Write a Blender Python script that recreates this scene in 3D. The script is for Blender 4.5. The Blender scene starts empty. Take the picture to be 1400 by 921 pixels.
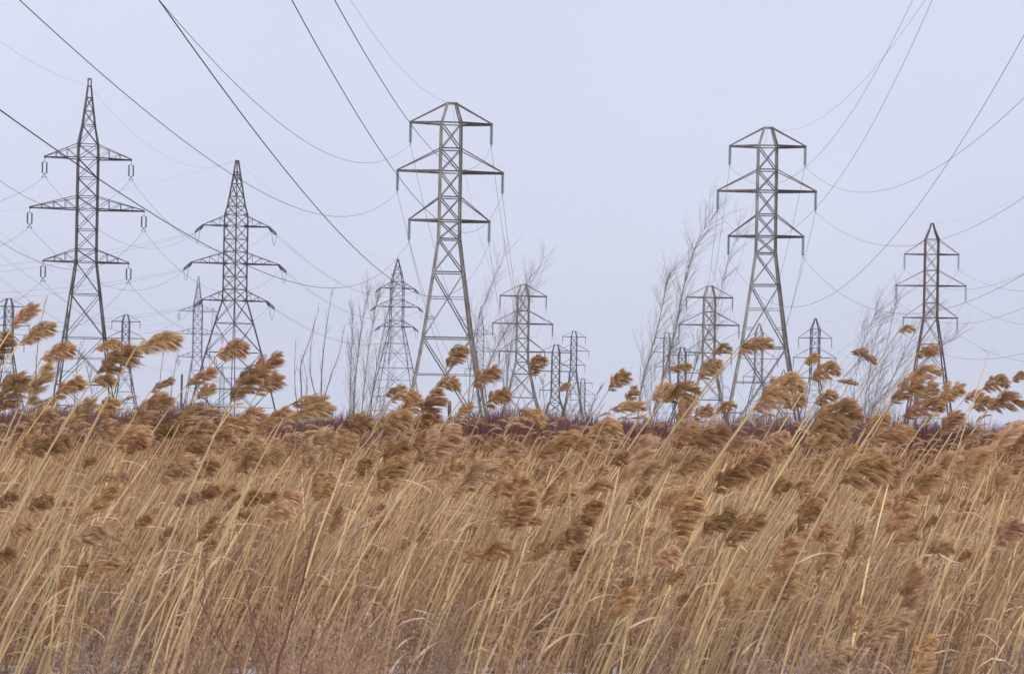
import bpy, math, random
from mathutils import Vector, Matrix
R = random.Random(7)
S = bpy.context.scene
C = S.collection
rad = math.radians
F = 2722.0      # focal length in pixels of the 1400 px wide photograph
H = 1.7         # eye height
# ---------------------------------------------------------------- camera, sky, sun, exposure
cam = bpy.data.cameras.new('camera')
co = bpy.data.objects.new('camera', cam); C.objects.link(co); S.camera = co
co.location = (0, 0, H); ROLL = rad(1.1)     # the camera was held a little askew
co.rotation_euler = (Matrix.Rotation(rad(90), 3, 'X') @ Matrix.Rotation(ROLL, 3, 'Z')).to_euler()
cam.sensor_width = 36; cam.lens = 70; cam.shift_y = 119.5/1400
cam.clip_start = .1; cam.clip_end = 12000
cam.dof.use_dof = True; cam.dof.focus_distance = 45; cam.dof.aperture_fstop = 9
W = bpy.data.worlds.new('World'); S.world = W; W.use_nodes = True
nt = W.node_tree; nt.nodes.clear()
out = nt.nodes.new('ShaderNodeOutputWorld'); bg = nt.nodes.new('ShaderNodeBackground')
sky = nt.nodes.new('ShaderNodeTexSky'); sky.sky_type = 'NISHITA'; sky.sun_disc = False
sky.sun_elevation = rad(42); sky.sun_rotation = rad(150); sky.dust_density = 4; sky.air_density = 1.2
cloud = nt.nodes.new('ShaderNodeTexNoise'); cloud.inputs['Scale'].default_value = 2.6; cloud.inputs['Detail'].default_value = 4
ramp = nt.nodes.new('ShaderNodeValToRGB')      # the overcast: a pale lavender grey cloud sheet
ramp.color_ramp.elements[0].position = .3; ramp.color_ramp.elements[0].color = (7.0, 7.4, 9.3, 1)
ramp.color_ramp.elements[1].position = .7; ramp.color_ramp.elements[1].color = (7.8, 8.2, 9.85, 1)
mix = nt.nodes.new('ShaderNodeMixRGB'); mix.inputs[0].default_value = .97
tc = nt.nodes.new('ShaderNodeTexCoord')
L = nt.links.new
L(tc.outputs['Generated'], cloud.inputs['Vector']); L(cloud.outputs['Fac'], ramp.inputs['Fac'])
L(sky.outputs[0], mix.inputs[1]); L(ramp.outputs[0], mix.inputs[2]); L(mix.outputs[0], bg.inputs[0])
bg.inputs[1].default_value = .1; L(bg.outputs[0], out.inputs[0])
sl = bpy.data.lights.new('sun', 'SUN'); sl.energy = 1.5; sl.angle = rad(14); sl.color = (1, .93, .84)
so = bpy.data.objects.new('sun', sl); C.objects.link(so)
az = rad(150)   # high, behind the camera and to its right
d = Vector((math.sin(az)*math.cos(rad(42)), math.cos(az)*math.cos(rad(42)), math.sin(rad(42))))
so.rotation_euler = (-d).to_track_quat('-Z', 'Y').to_euler()
S.view_settings.view_transform = 'Standard'; S.view_settings.look = 'None'
S.view_settings.exposure = 0.0; S.view_settings.gamma = 1
S.cycles.max_bounces = 6; S.cycles.transparent_max_bounces = 4; S.cycles.volume_bounces = 0

# ---------------------------------------------------------------- helpers
def at(x, y, D):
    """a point of the place: bearing and elevation as measured, at D metres"""
    u, v = x-700, 580-y; c, q = math.cos(ROLL), math.sin(ROLL)
    return Vector(((u*c-v*q)/F*D, D, H+(u*q+v*c)/F*D))
def rolled(v): return Matrix.Rotation(-ROLL, 3, 'Y') @ Vector(v)
def mat(name, build):
    m = bpy.data.materials.new(name); m.use_nodes = True
    b = m.node_tree.nodes['Principled BSDF']; build(m.node_tree, b); return m
def plain(name, c1, c2, scale=1.5, rough=.7, metal=0.0, detail=6, spread=.25):
    def f(t, b):
        n = t.nodes.new('ShaderNodeTexNoise'); n.inputs['Scale'].default_value = scale; n.inputs['Detail'].default_value = detail
        g = t.nodes.new('ShaderNodeNewGeometry')
        r = t.nodes.new('ShaderNodeValToRGB')
        r.color_ramp.elements[0].position = .5-spread; r.color_ramp.elements[1].position = .5+spread
        r.color_ramp.elements[0].color = (*c1, 1); r.color_ramp.elements[1].color = (*c2, 1)
        t.links.new(g.outputs['Position'], n.inputs['Vector'])
        t.links.new(n.outputs['Fac'], r.inputs['Fac']); t.links.new(r.outputs[0], b.inputs['Base Color'])
        b.inputs['Roughness'].default_value = rough; b.inputs['Metallic'].default_value = metal
    return mat(name, f)
def fibre(name, c1, c2, rough=.75, sss=0.0):
    """plant fibre: colour between c1 and c2 by the 'tone' of each strand, tinted by the object colour"""
    def f(t, b):
        a = t.nodes.new('ShaderNodeAttribute'); a.attribute_name = 'tone'
        m = t.nodes.new('ShaderNodeMixRGB'); m.inputs[1].default_value = (*c1, 1); m.inputs[2].default_value = (*c2, 1)
        oi = t.nodes.new('ShaderNodeObjectInfo')
        k = t.nodes.new('ShaderNodeMixRGB'); k.blend_type = 'MULTIPLY'; k.inputs[0].default_value = 1
        t.links.new(a.outputs['Fac'], m.inputs[0]); t.links.new(m.outputs[0], k.inputs[1]); t.links.new(oi.outputs['Color'], k.inputs[2])
        t.links.new(k.outputs[0], b.inputs['Base Color']); b.inputs['Roughness'].default_value = rough
        b.inputs['Specular IOR Level'].default_value = .25
    return mat(name, f)
M = {
 'galv': plain('weathered_steel', (.16, .135, .115), (.45, .42, .385), .9, .7),
 'galv_dark': plain('dark_steel', (.06, .053, .055), (.15, .137, .135), 1.2, .7),
 'rusty': plain('rusty_steel', (.12, .055, .05), (.26, .15, .135), 1.1, .75),
 'pale': plain('haze_paled_steel', (.16, .165, .2), (.26, .26, .3), .8, .6),  # distance haze put into the steel colour of the faint far pylons
 'arm': plain('rusted_arm_steel', (.1, .075, .06), (.26, .215, .18), 1.4, .75),
 'glass': plain('green_glass', (.13, .2, .2), (.24, .33, .33), 3, .25),
 'paleglass': plain('pale_porcelain', (.3, .4, .46), (.42, .52, .56), 3, .3),
 'darkins': plain('dark_porcelain', (.05, .05, .055), (.1, .1, .11), 3, .4),
 'cable': plain('cable_metal', (.03, .03, .045), (.06, .06, .08), .3, .6),
 'bark': plain('grey_bark', (.13, .1, .095), (.24, .19, .17), 4, .85),
 'bark2': plain('tan_bark', (.22, .165, .14), (.36, .29, .245), 4, .85),
 'redbark': plain('red_stem', (.15, .04, .04), (.23, .085, .075), 6, .6),
 'post': plain('grey_wood', (.1, .085, .075), (.2, .17, .15), 8, .9),
 'stem': fibre('reed_stem', (.31, .2, .115), (.97, .74, .41)),
 'leaf': fibre('reed_leaf', (.32, .22, .145), (.85, .65, .44)),
 'plume': fibre('reed_plume', (.27, .138, .056), (.93, .65, .37), .8),
 'weed': fibre('dry_weed', (.2, .14, .1), (.5, .36, .26), .9),
 'brush': fibre('brush_twigs', (.1, .042, .034), (.27, .145, .12), .85),
}
def gf(t, b):
    g = t.nodes.new('ShaderNodeNewGeometry')
    n1 = t.nodes.new('ShaderNodeTexNoise'); n1.inputs['Scale'].default_value = 5; n1.inputs['Detail'].default_value = 8
    r1 = t.nodes.new('ShaderNodeValToRGB')
    r1.color_ramp.elements[0].color = (.1, .065, .05, 1); r1.color_ramp.elements[1].color = (.34, .24, .18, 1)
    r1.color_ramp.elements[0].position = .3; r1.color_ramp.elements[1].position = .7
    n2 = t.nodes.new('ShaderNodeTexNoise'); n2.inputs['Scale'].default_value = 2.4; n2.inputs['Detail'].default_value = 5
    r2 = t.nodes.new('ShaderNodeValToRGB')       # patches of old snow between the stems
    r2.color_ramp.elements[0].position = .5; r2.color_ramp.elements[1].position = .57
    m = t.nodes.new('ShaderNodeMixRGB'); m.inputs[2].default_value = (.72, .72, .8, 1)
    for n in (n1, n2): t.links.new(g.outputs['Position'], n.inputs['Vector'])
    t.links.new(n1.outputs[0], r1.inputs[0]); t.links.new(n2.outputs[0], r2.inputs[0])
    t.links.new(r2.outputs[0], m.inputs[0]); t.links.new(r1.outputs[0], m.inputs[1]); t.links.new(m.outputs[0], b.inputs['Base Color'])
    b.inputs['Roughness'].default_value = .6
    bp = t.nodes.new('ShaderNodeBump'); bp.inputs['Distance'].default_value = .05
    t.links.new(n1.outputs[0], bp.inputs['Height']); t.links.new(bp.outputs[0], b.inputs['Normal'])
M['ground'] = mat('marsh_ground', gf)

M['field'] = plain('matted_field', (.07, .042, .032), (.2, .135, .095), 3, .95)

class MB:
    """collects struts, tubes and ribbons into one mesh"""
    def __init__(s): s.v = []; s.f = []; s.t = []
    def tone(s, x, n): s.t += [x]*n
    def strut(s, a, b, w, L=False, d=None):
        a = Vector(a); b = Vector(b); z = (b-a)
        if z.length < 1e-5: return
        z.normalize(); up = Vector((0, 0, 1)) if abs(z.z) < .9 else Vector((0, 1, 0))
        x = z.cross(up).normalized(); y = z.cross(x)
        d = d or w
        if L: q = [(-.5, -.5), (.5, -.5), (.5, -.36), (-.36, -.36), (-.36, .5), (-.5, .5)]
        else: q = [(-.5, -.5), (.5, -.5), (.5, .5), (-.5, .5)]
        n = len(q); o = len(s.v)
        for p in (a, b):
            for (i, j) in q: s.v.append(p + x*(i*w) + y*(j*d))
        for i in range(n):
            k = (i+1) % n; s.f.append((o+i, o+k, o+n+k, o+n+i))
        s.f.append(tuple(o+i for i in reversed(range(n)))); s.f.append(tuple(o+n+i for i in range(n)))
        s.tone(.5, 2*n)
    def tube(s, pts, rs, n=4, tone=.5):
        o = len(s.v); m = len(pts)
        for i, p in enumerate(pts):
            t = (pts[min(i+1, m-1)]-pts[max(i-1, 0)])
            t = t.normalized() if t.length > 1e-9 else Vector((0, 0, 1))
            up = Vector((0, 0, 1)) if abs(t.z) < .9 else Vector((0, 1, 0))
            x = t.cross(up).normalized(); y = t.cross(x)
            r = rs[i] if isinstance(rs, (list, tuple)) else rs
            for k in range(n):
                an = 2*math.pi*k/n; s.v.append(p + x*(math.cos(an)*r) + y*(math.sin(an)*r))
        for i in range(m-1):
            for k in range(n):
                k2 = (k+1) % n; s.f.append((o+i*n+k, o+i*n+k2, o+(i+1)*n+k2, o+(i+1)*n+k))
        s.tone(tone, m*n)
    def ribbon(s, pts, ws, side, tones):
        o = len(s.v); m = len(pts)
        for i, p in enumerate(pts):
            w = ws[i]*.5
            s.v.append(p - side*w); s.v.append(p + side*w)
            s.t += [tones[i]]*2
        for i in range(m-1): s.f.append((o+2*i, o+2*i+1, o+2*i+3, o+2*i+2))
    def mesh(s, name, m):
        me = bpy.data.meshes.new(name); me.from_pydata([tuple(p) for p in s.v], [], s.f)
        if len(s.t) == len(s.v):
            at_ = me.attributes.new('tone', 'FLOAT', 'POINT'); at_.data.foreach_set('value', s.t)
        me.materials.append(m); me.update(); return me
    def build(s, name, m, parent=None): return put(name, s.mesh(name, m), parent)
def put(name, me, parent=None):
    o = bpy.data.objects.new(name, me); C.objects.link(o)
    if parent: o.parent = parent
    return o
def tag(o, label, cat, group=None, kind=None):
    o['label'] = label; o['category'] = cat
    if group: o['group'] = group
    if kind: o['kind'] = kind
    return o
def thing(name, label, cat, loc, rz=0, group=None):
    o = bpy.data.objects.new(name, None); C.objects.link(o); o.empty_display_size = .2
    o.location = loc; o.rotation_euler = (0, 0, rz)
    return tag(o, label, cat, group)
def lerp(a, b, t): return a+(b-a)*t

# ---------------------------------------------------------------- ground
g = MB()
xs = [-1490, -400, -60, -20, 0, 20, 60, 400, 1490]; ys = [-340, 0, 6, 12, 20, 40, 90, 250, 800, 2990]
for y in ys:
    for x in xs: g.v.append(Vector((x, y, 0)))
for j in range(len(ys)-1):
    for i in range(len(xs)-1):
        o = j*len(xs)+i; g.f.append((o, o+1, o+len(xs)+1, o+len(xs)))
go = g.build('ground', M['ground']); go.data.materials.append(M['field'])
for p in go.data.polygons: p.material_index = 1 if p.center.y > 20 else 0     # snow lies only in the open strip before the reeds
go['kind'] = 'structure'

# ---------------------------------------------------------------- pylons
# each design: levels (height, half width), arms (z, tie z, half length), members and insulators in metres
DES = {
 'A': dict(lv=[(37.0, .45), (34.77, 1.08), (31.95, 1.1), (29.45, 1.11), (26.64, 1.12), (24.07, 1.13), (22.05, 1.16), (18.35, 1.65), (11.1, 2.65), (0, 4.65)],
   pan=[(1, 2), (2, 3), (3, 4), (4, 5), (5, 6), (6, 7), (7, 8), (8, 9)], arms=[(34.77, 37.0, 4.45), (29.45, 31.95, 5.78), (24.07, 26.64, 4.4)],
   ins=2.3, leg=.3, br=.12, hz=.14, arm=.22, tie=.11, cap=True, kind='string', waist=22.05),
 'B': dict(lv=[(36.9, .12), (35.6, .5), (34.0, 1.12), (31.4, 1.13), (28.6, 1.13), (25.9, 1.13), (22.9, 1.14), (20.3, 1.15), (16.0, 1.85), (11.8, 2.5), (6.8, 3.3), (0, 4.4)],
   pan=[(2, 3), (3, 4), (4, 5), (5, 6), (6, 7), (7, 8), (8, 9), (9, 10), (10, 11)], arms=[(31.4, 34.0, 4.65), (25.9, 28.6, 6.0), (20.3, 22.9, 4.65)],
   ins=2.6, leg=.26, br=.09, hz=.1, arm=.18, tie=.08, cap=False, kind='string', waist=20.3),
 'C': dict(lv=[(40.0, .17), (38.7, .31), (37.2, .5), (35.6, .68), (33.4, 1.08), (31.9, 1.1), (29.7, 1.1), (27.6, 1.1), (26.2, 1.1), (23.9, 1.1), (21.7, 1.1), (20.3, 1.12), (16.4, 1.6), (11.2, 2.2), (5.6, 2.85), (0, 3.5)],
   pan=[(i, i+1) for i in range(1, 15)], arms=[(31.9, 33.4, 4.75), (26.2, 27.6, 6.27), (20.3, 21.7, 4.7)],
   ins=2.1, leg=.18, br=.075, hz=.075, arm=.13, tie=.075, cap=True, kind='loop', waist=20.3, lattice=True),
 'D': dict(lv=[(41.8, .12), (40.0, .33), (38.2, .54), (36.3, .76), (34.8, .95), (33.5, 1.22), (31.8, 1.25), (29.8, 1.25), (27.9, 1.25), (26.1, 1.25), (24.1, 1.25), (22.2, 1.26), (20.5, 1.3), (16.9, 2.05), (12.3, 2.95), (6.5, 4.0), (0, 5.1)],
   pan=[(i, i+1) for i in range(1, 16)], arms=[(31.8, 33.5, 4.9), (26.1, 27.9, 6.5), (20.5, 22.2, 4.8)],
   ins=1.9, leg=.17, br=.08, hz=.09, arm=.15, tie=.08, cap=False, kind='tension', waist=20.5, lattice=True, spin=42),
}
DES['E'] = dict(DES['D']); DES['E'].update(spin=8, lv=[(z*.99, w*1.18) for z, w in DES['D']['lv']],
   arms=[(34.4, 36.0, 4.0), (29.9, 31.6, 5.1), (25.1, 26.6, 4.0)])
DES['E']['lv'] = [(41.5, .12), (39.8, .5), (38, .95), (36.0, 1.35), (34.4, 1.5), (31.6, 1.5), (29.9, 1.5), (26.6, 1.5), (25.1, 1.55), (21, 2.4), (15, 3.6), (8, 5.0), (0, 6.6)]
DES['E']['pan'] = [(i, i+1) for i in range(0, 12)]; DES['E']['waist'] = 25.1
ATT = {}
def member(me_list, name, a, b, w, m, root, rots, Lp, detail, acc):
    """one strut, repeated on the faces of the tower; sharing its mesh, or joined when far"""
    if detail:
        mb = MB(); mb.strut(a, b, w, Lp); me = mb.mesh(name, m)
        for k in rots:
            o = put(name, me, root); o.rotation_euler = (0, 0, k)
    else:
        for k in rots:
            q = Matrix.Rotation(k, 3, 'Z'); acc.strut(q @ Vector(a), q @ Vector(b), w)
def insulator_mesh(kind, ln, m, thick=1.0):
    mb = MB()
    if kind == 'string':
        prof = []; n = 11
        prof.append((0, .03))
        for i in range(n):
            z = -ln*(.06+.86*i/n); h = ln*.86/n
            prof += [(z, .04*thick), (z-h*.35, .13*thick), (z-h*.75, .15*thick), (z-h*.8, .04*thick)]
        prof.append((-ln*.93, .03))
        mb.tube([Vector((0, 0, z)) for z, r in prof], [r for z, r in prof], 8)
        mb.strut((0, 0, -ln*.93), (0, 0, -ln), .09); mb.strut((0, -.28, -ln), (0, .28, -ln), .09)
    elif kind == 'loop':     # twin strings joined by yokes above and below, twin clamps
        top = -ln*.2; bot = -ln*.86
        mb.strut((0, 0, 0), (0, 0, top), .05)
        for sx in (-1, 1):
            pts = []; rs = []
            for i in range(19):
                pts.append(Vector((sx*.24, 0, lerp(top-.1, bot+.1, i/18)))); rs.append(.1 if i % 2 else .055)
            mb.tube(pts, rs, 6)
            mb.strut((0, 0, top), (sx*.24, 0, top-.12), .06); mb.strut((0, 0, bot), (sx*.24, 0, bot+.12), .06)
            mb.strut((0, 0, bot), (sx*.2, 0, -ln*1.02), .06); mb.strut((sx*.2, -.25, -ln*1.02), (sx*.2, .25, -ln*1.02), .1)
    return mb.mesh('insulator', m)
def pylon(name, label, des, x, ytop, D, m, rz=0, detail=True, armmat=None, insmat='glass', group=None, scale=1.0, ins_thick=1.0):
    d = DES[des]; armmat = armmat or m
    top = at(x, ytop, D)
    drop = d['lv'][0][0]*scale - top.z
    root = thing(name, label, 'pylon', (top.x, D, 0), rad(rz), group)
    def zz(z):
        z *= scale
        if z >= d['waist']*scale: return z-drop
        k = d['waist']*scale; return z/k*(k-drop)
    lv = [(zz(z), w*scale) for z, w in d['lv']]
    spin = rad(d.get('spin', 0)); faces = [spin+k*math.pi/2 for k in range(4)]
    acc = MB()
    # legs: one mesh, four corners
    first = 0
    lm = MB()
    for (z0, w0), (z1, w1) in zip(lv[first:], lv[first+1:]):
        lm.strut((w0, w0, z0), (w1, w1, z1), d['leg'], True)
    if d['cap']:
        pass
    me = lm.mesh('leg', m)
    for k in faces:
        o = put('leg', me, root); o.rotation_euler = (0, 0, k)
    # bracing on the faces
    for (i, j) in d['pan']:
        (z0, w0), (z1, w1) = lv[i], lv[j]
        big = (z0-z1) > 5
        off = .06
        member(None, 'diagonal_brace', (w0, w0-off, z0), (-w1, w1-off, z1), d['br'], m, root, faces, detail, detail, acc)
        member(None, 'diagonal_brace', (-w0, w0+off, z0), (w1, w1+off, z1), d['br'], m, root, faces, detail, detail, acc)
        member(None, 'horizontal_strut', (w1, w1, z1), (-w1, w1, z1), d['hz'] if j < len(lv)-1 else .05, m, root, faces, detail, detail, acc)
        if i in (1, 2) and i == d['pan'][0][0]:
            member(None, 'horizontal_strut', (w0, w0, z0), (-w0, w0, z0), d['hz'], m, root, faces, detail, detail, acc)
        if big:   # secondary bracing of the tall leg panels
            t = w0/(w0+w1); zc = lerp(z0, z1, t); wc = lerp(w0, w1, t)
            member(None, 'secondary_brace', (wc, wc, zc), (0, wc, zc), d['br']*.7, m, root, faces, detail, detail, acc)
            member(None, 'secondary_brace', (-wc, wc, zc), (0, wc, zc), d['br']*.7, m, root, faces, detail, detail, acc)
            zq = lerp(zc, z1, .5); wq = lerp(wc, w1, .5); wx = lerp(0, w1, .5)
            member(None, 'secondary_brace', (wq, wq, zq), (wx, wq, zq), d['br']*.6, m, root, faces, detail, detail, acc)
            member(None, 'secondary_brace', (-wq, wq, zq), (-wx, wq, zq), d['br']*.6, m, root, faces, detail, detail, acc)
    if not detail:
        acc.build('lattice', m, root)
    if d['cap']:
        cm = MB(); z, w = lv[0]
        for a, b in (((w, w), (-w, w)), ((-w, w), (-w, -w)), ((-w, -w), (w, -w)), ((w, -w), (w, w))):
            cm.strut((*a, z), (*b, z), d['hz'])
        if des == 'C':
            for a in ((w, w), (-w, w), (-w, -w), (w, -w)): cm.strut((*a, z), (*a, z+.8), .12)
            cm.strut((w, w, z+.8), (-w, w, z+.8), .12); cm.strut((w, -w, z+.8), (-w, -w, z+.8), .12)
        cm.build('peak_cap', m, root)
    att = {'top': Vector((0, 0, lv[0][0]))}
    iname = {'string': 'insulator', 'loop': 'insulator', 'tension': 'insulator'}[d['kind']]
    im = insulator_mesh(d['kind'], d['ins']*scale, M[insmat], ins_thick) if d['kind'] != 'tension' else None
    def wid(z):
        for (z0, w0), (z1, w1) in zip(lv, lv[1:]):
            if z0 >= z >= z1-1e-6: return lerp(w0, w1, (z0-z)/max(1e-6, z0-z1))
        return lv[0][1]
    for ai, (za, zt, hl) in enumerate(d['arms']):
        za, zt, hl = zz(za), zz(zt), hl*scale
        wa, wt = wid(za), wid(zt)
        if abs(spin) > .5: wa *= 1.0; wt *= 1.0
        for s in (-1, 1):
            am = MB(); tip = Vector((s*hl, 0, za))
            for q in (-1, 1):
                am.strut((s*wa*.9, q*wa, za), (s*hl, q*.12, za), d['arm'], detail)
            am.strut((s*hl-.01*s, -.3, za), (s*hl-.01*s, .3, za), d['arm']*1.3)
            am.strut((s*lerp(wa, hl, .5), -wa*.5, za), (s*lerp(wa, hl, .5), wa*.5, za), d['tie'])
            am.strut((s*lerp(wa, hl, .25), -wa*.75, za), (s*lerp(wa, hl, .5), wa*.5, za), d['tie'])
            ao = am.build('cross_arm', armmat, root)
            tm = MB()
            for q in (-1, 1):
                p0 = Vector((s*wt, q*wt, zt+.02)); p1 = Vector((s*hl, q*.14, za+.1))
                tm.strut(p0, p1, d['tie'])
                if d.get('lattice'):
                    prev = Vector((s*wa, q*wa, za))
                    for t in ((.33, .66) if hl < 5.5 else (.25, .5, .75)):
                        a = Vector((s*lerp(wa, hl, t), q*lerp(wa, .12, t), za)); b = p0.lerp(p1, t)
                        tm.strut(a, b, d['tie']*.8); tm.strut(prev, b, d['tie']*.6); prev = a
            tm.build('tie_rod', armmat, ao)
            key = ('L' if s < 0 else 'R')+str(ai)
            if im:
                io = put(iname, im, root); io.location = (s*hl, 0, za-.08)
                att[key] = Vector((s*hl, 0, za-.08-d['ins']*scale))
            else:         # tension tower: slanting strings either way and the jumper loop between them
                dz = -.55
                for dy in (-1, 1):
                    tmb = MB(); a = Vector((s*hl, .1*dy, za)); b = Vector((s*hl + s*(1.25 if dy > 0 else .45), 1.2*dy, za+dz-(.45 if dy > 0 else .15)))
                    for off in (-.16, .16):
                        pts = [a.lerp(b, i/16)+Vector((0, 0, off*(1 if 1 < i < 15 else .2))) for i in range(17)]
                        tmb.tube(pts, [.12 if i % 2 else .07 for i in range(17)], 6)
                    tmb.build('insulator', M[insmat], root)
                    att[key+('n' if dy < 0 else 'f')] = b
                jb = MB(); a, b = att[key+'n'], att[key+'f']
                jb.tube([a.lerp(b, i/12)-Vector((0, 0, 1.9*4*(i/12)*(1-i/12))) for i in range(13)], .03, 4)
                jb.build('jumper_loop', M['cable'], root)
                att[key] = att[key+'f']
    rot = Matrix.Translation(root.location) @ Matrix.Rotation(root.rotation_euler.z, 4, 'Z')
    ATT[id(root)] = {k: rot @ v for k, v in att.items()}
    return root
def A(t, k): return ATT[id(t)][k]

T3 = pylon('pylon', 'tallest flat-topped lattice pylon, grey-brown steel with three cross arms, standing mid-field', 'A', 617.5, 141.5, 219, M['galv'], 4, True, M['arm'], ins_thick=1.35)
T4 = pylon('pylon', 'second big flat-topped grey lattice pylon, in front of the leaning willow trees', 'A', 1050, 175, 237, M['galv'], -5, True, M['arm'], ins_thick=1.35)
T5 = pylon('pylon', 'rusty purple-brown pylon with pointed peak and thick pale insulators', 'B', 1274.5, 305, 349, M['rusty'], -7, True, M['rusty'], 'paleglass', ins_thick=1.5)
T1 = pylon('pylon', 'slim dark pylon with tall tapering peak and looped twin insulators', 'C', 122.5, 118, 223, M['galv_dark'], 8, True, None, 'darkins')
T2 = pylon('pylon', 'dark pylon with dense lattice, long pointed spire and slanting tension insulators', 'D', 324.5, 219, 302, M['galv_dark'], 8, True, None, 'darkins')
T6 = pylon('pylon', 'dark pointed tension pylon with splayed legs beside the tallest flat-topped pylon', 'E', 544, 354, 482, M['galv_dark'], 4, True, None, 'darkins')
T13 = pylon('pylon', 'mid-distance flat-topped pylon directly behind the tallest pylon, above tan plumes', 'A', 715.7, 389, 384, M['galv'], 3, True, M['arm'], 'darkins')
T12 = pylon('pylon', 'mid-distance flat-topped pylon seen through the leaning willow trees', 'A', 970.5, 391, 386, M['galv'], -2, True, M['arm'], 'darkins')
far = 'distant pylons along the skyline'
def FP(label, des, x, y, D, m='galv_dark', **k): return pylon('pylon', label, des, x, y, D, M[m], k.pop('rz', 3), False, None, 'darkins', far, **k)
T17 = FP('small flat-topped pylon, tallest of the distant trio right of the mid-distance pylon', 'A', 785, 452.5, 760)
T16 = FP('distant pylon, front and broadest of the small trio, with low body', 'A', 760.4, 471, 564)
T18 = FP('lowest and farthest of the small trio of distant pylons', 'A', 797, 517, 947)
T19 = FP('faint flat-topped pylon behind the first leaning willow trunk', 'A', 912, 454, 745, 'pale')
T20 = FP('distant pylon with low body between the faint pylon and the willow-screened pylon', 'A', 933, 475, 600)
T21 = FP('small pointed pylon between second big pylon and rusty pylon', 'B', 1115, 435, 554)
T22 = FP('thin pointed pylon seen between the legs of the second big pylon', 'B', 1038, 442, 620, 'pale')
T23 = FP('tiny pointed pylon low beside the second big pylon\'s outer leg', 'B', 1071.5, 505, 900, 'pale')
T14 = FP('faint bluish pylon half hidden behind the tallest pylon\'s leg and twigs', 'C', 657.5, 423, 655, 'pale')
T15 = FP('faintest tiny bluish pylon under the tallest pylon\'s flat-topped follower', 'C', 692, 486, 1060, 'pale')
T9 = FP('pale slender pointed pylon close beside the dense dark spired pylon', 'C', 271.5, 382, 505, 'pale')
T8 = FP('small dark round-topped pylon between slim pylon and spired pylon', 'A', 172.5, 430, 634)
T10 = FP('dark arched-top pylon at the edge of the picture, partly hidden by plumes', 'A', 12.5, 408, 560)
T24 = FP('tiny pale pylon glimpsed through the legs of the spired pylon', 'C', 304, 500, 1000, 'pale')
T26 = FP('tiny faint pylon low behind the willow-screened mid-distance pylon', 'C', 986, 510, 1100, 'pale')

# ---------------------------------------------------------------- cables
def cable(a, b, sag, label, r=.02, n=36, group=None, t1=1.0):
    pts = []
    for i in range(n+1):
        t = i/n*t1; p = a.lerp(b, t); p.z -= 4*sag*t*(1-t); pts.append(p)
    mb = MB(); mb.tube(pts, r, 5); o = mb.build('power_cable', M['cable'])
    return tag(o, label, 'cable', group)
arms = [('L0', 'upper'), ('L1', 'middle'), ('L2', 'lower'), ('R0', 'upper'), ('R1', 'middle'), ('R2', 'lower')]
def end(k): return 'willow-side' if k[0] == 'X' else ('left' if k[0] == 'L' else 'right')
fitA = [(-6.08, -245.0, .39, 13.44), (-2.09, -245.0, -6.61, 9.88), (.75, -245.0, -8.75, 8.63), (-3.77, -245.0, -16.49, 8.35), (-6.91, -245.0, -5.7, 11.34), (-6.36, -245.0, -2.78, 11.44)]
fitB = [(12.94, -240.0, 145.22, 54.46), (11.56, -240.0, 135.57, 53.05), (1.69, -240.0, 56.26, 31.38), (-6.93, -240.0, 16.56, 18.66), (5.54, -240.0, 47.67, 27.91), (.73, -240.0, 34.44, 24.88)]
for T, fit, nm, gp in ((T3, fitA, 'tallest flat-topped pylon', 'overhead cables to the tallest pylon'), (T4, fitB, 'second big flat-topped pylon', 'overhead cables to the second big pylon')):
    for (k, w), (dx, dy, dz, s) in zip(arms, fit):
        a = A(T, k); cable(a, a+Vector((dx, dy, dz)), s, f'dark overhead cable from {w} {end(k)} arm of {nm} sweeping up overhead', .0155, 60, gp, .95 if T is T3 else .82)
a = A(T3, 'top'); cable(a, a+Vector((-13.82, -245, 19.39)), 13.77, 'thin overhead earth wire rising from the top of the tallest flat-topped pylon', .011, 60)
a = A(T4, 'top'); cable(a, a+Vector((-1.37, -240, 41.67)), 21.89, 'thin overhead earth wire rising from the top of second big flat-topped pylon', .011, 60)
def span(Ta, Tb, sag, na, nb, gp, r=.016, ka='', kb='', keys=arms, twin=False):
    for k, w in keys:
        a = A(Ta, k+ka); b = A(Tb, k+kb)
        for q in ((-.2, .2) if twin else (0,)):
            o = Vector((q, 0, 0))
            t = '' if not twin else (' (inner)' if (q > 0) == (k[0] == 'L') else ' (outer)')
            cable(a+o, b+o, sag, f'cable from {w} {end(k)} arm of {na} to {nb}{t}', r, 30, gp)
    cable(A(Ta, 'top'), A(Tb, 'top'), sag*.8, f'thin earth wire between the peaks of {na} and {nb}', r*.55, 30, gp)
span(T3, T13, 12, 'tallest pylon', 'its mid-distance follower', 'cables behind the tallest pylon', .019)
span(T13, T17, 8, 'mid-distance follower pylon', 'small distant trio pylon', 'distant cables of the tallest pylon line', .014)
span(T4, T12, 12, 'second big pylon', 'willow-screened pylon', 'cables behind the second big pylon', .019)
span(T12, T19, 8, 'willow-screened pylon', 'faint distant pylon', 'distant cables of the second big pylon line', .014)
span(T16, T18, 7, 'broad trio pylon', 'lowest trio pylon', 'cables of the small trio', .012)
span(T5, T21, 8, 'rusty pylon', 'small pointed pylon', 'cables behind the rusty pylon', .017)
span(T21, T23, 8, 'small pointed pylon', 'tiny pointed pylon', 'distant cables of the rusty pylon line', .012)
for (k, w), s in zip(arms, (9.49, 8.68, 7.87, 9.63, 8.94, 8.35)):
    a = A(T5, k); cable(a, a+rolled((-15.81, -216.2, .18)), s, f'thin cable from {w} {end(k)} arm of rusty pylon sagging out of the picture', .018, 60, 'cables in front of the rusty pylon')
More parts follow.
